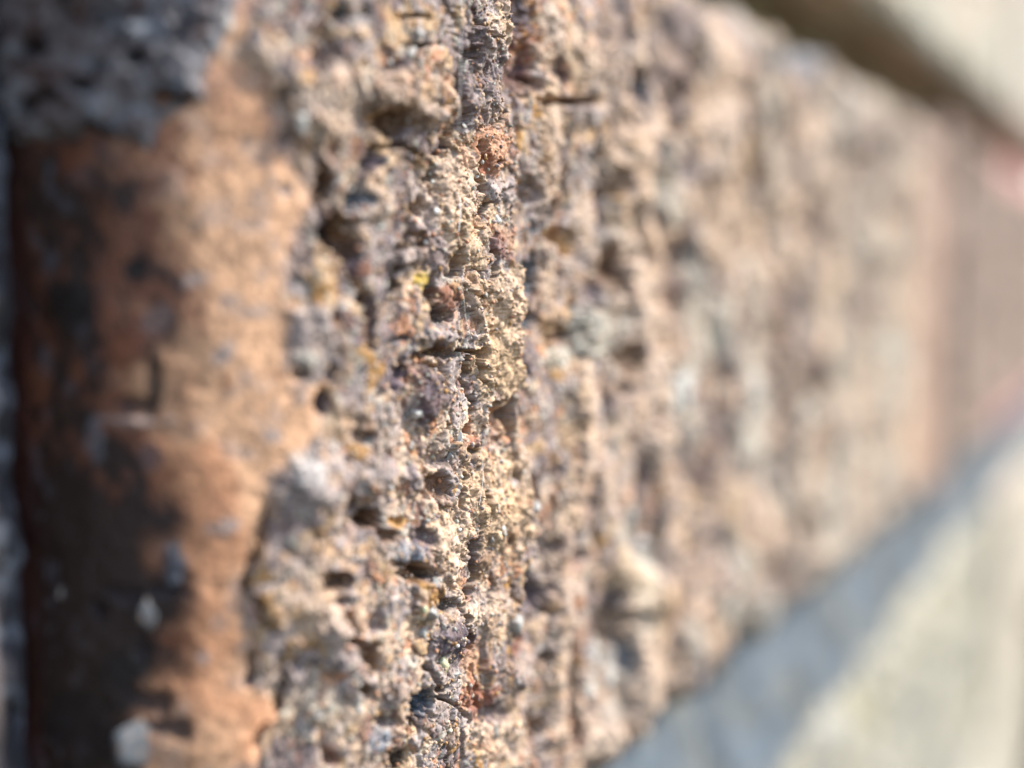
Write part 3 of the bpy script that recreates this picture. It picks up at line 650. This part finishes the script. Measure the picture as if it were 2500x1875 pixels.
# ------------------------------------------------------------------ the other bricks
def plain_brick(u0, u1, v0, v1, seed, colours, amp=.8, label=None, res=1.0, r=2.2, patch=None, wavy=0):
    p1 = catmull([(u0, 100), (u0, 25), (u0 + .2, r * 2.2), (u0 + r * .5, r * .7), (u0 + r * 1.6, .15 * r), (u0 + r * 4, 0), ((u0 + u1) / 2, 0), (u1 - r * 4, 0), (u1 - r * 1.6, .15 * r), (u1 - r * .5, r * .7), (u1 - .2, r * 2.2), (u1, 25), (u1, 100)], 30)
    p2 = catmull([(v0, 100), (v0, 25), (v0 + .2, r * 2.2), (v0 + r * .4, r * .7), (v0 + r * 1.2, .15 * r), (v0 + r * 2.5, 0), ((v0 + v1) / 2, 0), (v1 - r * 2.5, 0), (v1 - r * 1.2, .15 * r), (v1 - r * .4, r * .7), (v1 - .2, r * 2.2), (v1, 25), (v1, 100)], 30)
    a, sa = resample(p1, np.where(p1[:, 1] > 14, .1, 1.7 * res)); b, sb = resample(p2, np.where(p2[:, 1] > 14, .1, 2.6 * res))
    U, D, V = base_surface(a, b); D = np.minimum(D, 100)
    N = normals(U, D, V)
    S = np.repeat(sa[:, None], len(sb), 1) + seed * 91.7; T = np.repeat(sb[None], len(sa), 0)
    low, mid, c1, c2 = rough_relief(S, T, seed)
    h = low + mid
    h = h * amp * sstep(40, 14, D)
    c = np.empty(U.shape + (3,), np.float32); c[:] = colours[0]
    for q, cl in enumerate(colours[1:]):
        m = (sstep(0, .5, fbm(S, T, 9 - 2 * q, seed * 7 + q, 4, .6)) * .8)[..., None]; c = c * (1 - m) + cl * m
    c = c * (.9 + .2 * c2[..., None])
    if patch is not None:
        m = (sstep(.12, .04, np.minimum(V - v0, v1 - V) / (v1 - v0)) * sstep(u0 + 50, u0 + 85, U + 14 * fbm(S, T, 14, seed + 4, 3)))[..., None]; c = c * (1 - m) + patch * m
    if wavy:
        V = V + wavy * (fbm(S, S * 0, 26, seed + 2, 3) + .5 * fbm(S, T, 6, seed + 6, 3))
    P = np.stack([U, D, V], -1) + N * h[..., None]
    ob = new_mesh("brick", to_world(P.reshape(-1, 3)), grid_faces(*U.shape), M_FAR, np.concatenate([np.clip(c, .01, .8), np.full(U.shape + (1,), .9)], -1).reshape(-1, 4), wall)
    if label: ob["label"] = label
    return ob
BUFF = alb(184, 177, 157); BUFF2 = alb(172, 164, 134); BUFF3 = alb(156, 156, 150)
ROSE = alb(200, 176, 162); ROSE2 = alb(168, 144, 130)
L = 213.0
plain_brick(U1 + 12, U1 + 12 + L, V0, V1, 21, [alb(150, 128, 112), alb(172, 152, 134), alb(126, 108, 98)], 1.2, "brown brick with pink patches beyond the broken one", patch=alb(244, 186, 174))
plain_brick(U0 - 12 - L, U0 - 14, V0, V1, 22, [ROSE2, BURNT, GREY], .5, res=.6)
VU0, VU1 = 38.5, 103.5
VL0, VL1 = -128.0, -63.0
VB0, VB1 = -196.0, -131.0
XJ = 128.0
plain_brick(XJ + 6, XJ + 6 + L, VU0, VU1, 23, [BUFF, PALE, PINK], .9, "cream brick in the course above the broken one")
plain_brick(XJ - 6 - L, XJ - 6, VU0, VU1, 24, [BUFF, ROSE, GREY], .6, res=.6)
plain_brick(XJ + 18 + L, XJ + 18 + 2 * L, VU0, VU1, 25, [BUFF, PALE, ROSE], .6, res=.7)
plain_brick(XJ + 6, XJ + 6 + L, VL0, VL1, 26, [BUFF, BUFF2, BUFF3, alb(140, 136, 122)], 1.2, "pale yellow brick in the course below the broken one", wavy=2.0)
plain_brick(XJ - 6 - L, XJ - 6, VL0, VL1, 27, [BUFF, ROSE2, GREY], .8, res=.6)
plain_brick(XJ + 18 + L, XJ + 18 + 2 * L, VL0, VL1, 28, [BUFF, BUFF3, PINK], .8, res=.7)
plain_brick(U1 + 12, U1 + 12 + L, VB0, VB1, 29, [BUFF, BUFF2, GREY], .8, res=.6)
plain_brick(U0, U1, VB0, VB1, 30, [ROSE, BUFF2, GREY], .8, res=.6)

# ------------------------------------------------------------------ mortar joints
def mortar(u0, u1, v0, v1, d, seed, colours, step=.8, tilt=0.0, fine=1.0):
    nu, nv = max(8, int((u1 - u0) / step)), max(8, int((v1 - v0) / min(step, .6)))
    U, V = np.meshgrid(np.linspace(u0, u1, nu), np.linspace(v0, v1, nv), indexing='ij')
    f1, f2, c1 = worley(U + seed * 31.3, V, 1.6, seed)
    h = fbm(U + seed * 31.3, V, 7 * fine, seed + 3, 4, .55) * .9 * fine ** .6 + (.5 - f1) * .5
    D = d - h - tilt * ((V - v0) / (v1 - v0) - .5)
    if tilt: D = np.where(V > v0, D, D)
    c = np.empty(U.shape + (3,), np.float32); c[:] = colours[0]
    for q, cl in enumerate(colours[1:]):
        m = (sstep(0, .5, fbm(U + seed * 3.3, V, (6 - 2 * q) * fine, seed * 5 + q, 4, .6)) * .8)[..., None]; c = c * (1 - m) + cl * m
    # fold the rim back into the wall so that the joint is a solid bar
    U = np.pad(U, 1, mode='edge'); V = np.pad(V, 1, mode='edge'); D = np.pad(D, 1, mode='edge'); c = np.pad(c, ((1, 1), (1, 1), (0, 0)), mode='edge')
    D[0] = D[-1] = 90; D[:, 0] = D[:, -1] = 90
    front = np.stack([U, D, V], -1)
    m_ = new_mesh("mortar_joint", to_world(front.reshape(-1, 3)), grid_faces(nu + 2, nv + 2), M_MORTAR, np.concatenate([c, np.full(U.shape + (1,), .9)], -1).reshape(-1, 4), wall)
    return m_
MG = [alb(98, 108, 116), alb(72, 78, 82), alb(120, 120, 112)]
MB = [alb(120, 104, 70), alb(92, 78, 54), alb(116, 114, 88)]
mortar(-175, 585, VL1 - 5, V0 + 3, 4.5, 41, MG, .8, tilt=-6.0)["label"] = "wide grey bed joint under the broken brick"
mortar(-175, 585, V1 - 3, VU0 + 3, 13.0, 42, MB, .8)["label"] = "dark recessed bed joint over the broken brick"
mortar(-175, 585, VB1 - 3, VL0 + 3, 6.0, 43, MG, 1.2, tilt=-2)
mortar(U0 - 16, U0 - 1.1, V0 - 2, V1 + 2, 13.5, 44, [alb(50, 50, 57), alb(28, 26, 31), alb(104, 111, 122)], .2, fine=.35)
mortar(U1 - 3, U1 + 15, V0 - 2, V1 + 2, 1.0, 45, [alb(160, 136, 120), alb(146, 124, 110)], .8)
for q, (a, b) in enumerate(((VU0, VU1), (VL0, VL1))):
    mortar(XJ - 8, XJ + 8, a - 2, b + 2, 7.0, 46 + q, MG, .8)
    mortar(XJ + 4 + L, XJ + 20 + L, a - 2, b + 2, 7.0, 48 + q, MG, .8)
mortar(U1 - 2, U1 + 14, VB0 - 2, VB1 + 2, 7.0, 50, MG, 1.0)

# ------------------------------------------------------------------ spider threads across the broken face
def tube(name, pts, rad, mat):
    p = catmull(np.array(pts), 10)
    t = np.gradient(p, axis=0); t /= np.linalg.norm(t, axis=1, keepdims=True)
    a = np.cross(t, (0, 1, .1)); a /= np.linalg.norm(a, axis=1, keepdims=True); b = np.cross(t, a)
    rad = np.broadcast_to(rad, len(p))[:, None]
    ang = np.linspace(0, 2 * np.pi, 7)[:-1]
    v = np.concatenate([(p + rad * (a * math.cos(g) + b * math.sin(g)))[:, None] for g in ang], 1)
    n = len(p); fs = []
    for i in range(n - 1):
        for k in range(6):
            fs.append((i * 6 + k, i * 6 + (k + 1) % 6, i * 6 + 6 + (k + 1) % 6, i * 6 + 6 + k))
    return new_mesh(name, v.reshape(-1, 3) * MM, np.array(fs, np.int32), mat)
def on_face(v_, pts, lift=.15, smooth_lift=None):
    out = []
    for (x, y) in pts:
        px, py = at(v_, x, y)
        p, n = surface_at(px, py)
        out.append(unproject(px, py, p[1] - lift))
    d = np.array(out)
    if smooth_lift:                     # a taut thread: straight line in depth in front of the highest lump
        dm = d[:, 1].min()
        d = np.array([unproject(*at(v_, x, y), dm - .05) for (x, y) in pts])
    return d
THREADS = [
    ("long fine spider thread hanging straight down over the dark crevice near the top", 4, [(782, -20), (777, 120), (770, 330), (765, 560), (757, 800)], .016, True),
    ("short thick pale fibre stuck upright on the cream lump above the middle", 4, [(757, 1120), (766, 1180), (768, 1240), (757, 1340)], .034, False),
    ("wispy thread slanting down beside the small rusty lump in the middle", 5, [(775, 215), (790, 330), (800, 420), (835, 540)], .014, True),
    ("tiny curled hair below the narrow upright crack", 5, [(985, 1248), (1020, 1243), (1048, 1252), (1046, 1270)], .016, False),
    ("bundle thread running down the sandy face under the small rusty lumps", 5, [(885, 1190), (900, 1320), (893, 1400), (878, 1500)], .017, True),
    ("faint thread crossing the sandy face to the lower right of the bundle thread", 5, [(895, 1330), (920, 1400), (980, 1420)], .008, False),
]
for lab, v_, pts, rad, taut in THREADS:
    o = tube("spider_thread", on_face(v_, pts, .12, taut), rad, M_SILK)
    o["label"] = lab; o["category"] = "thread"; o["group"] = "threads and fibres on the broken brick"
print("done", time.time() - T0)
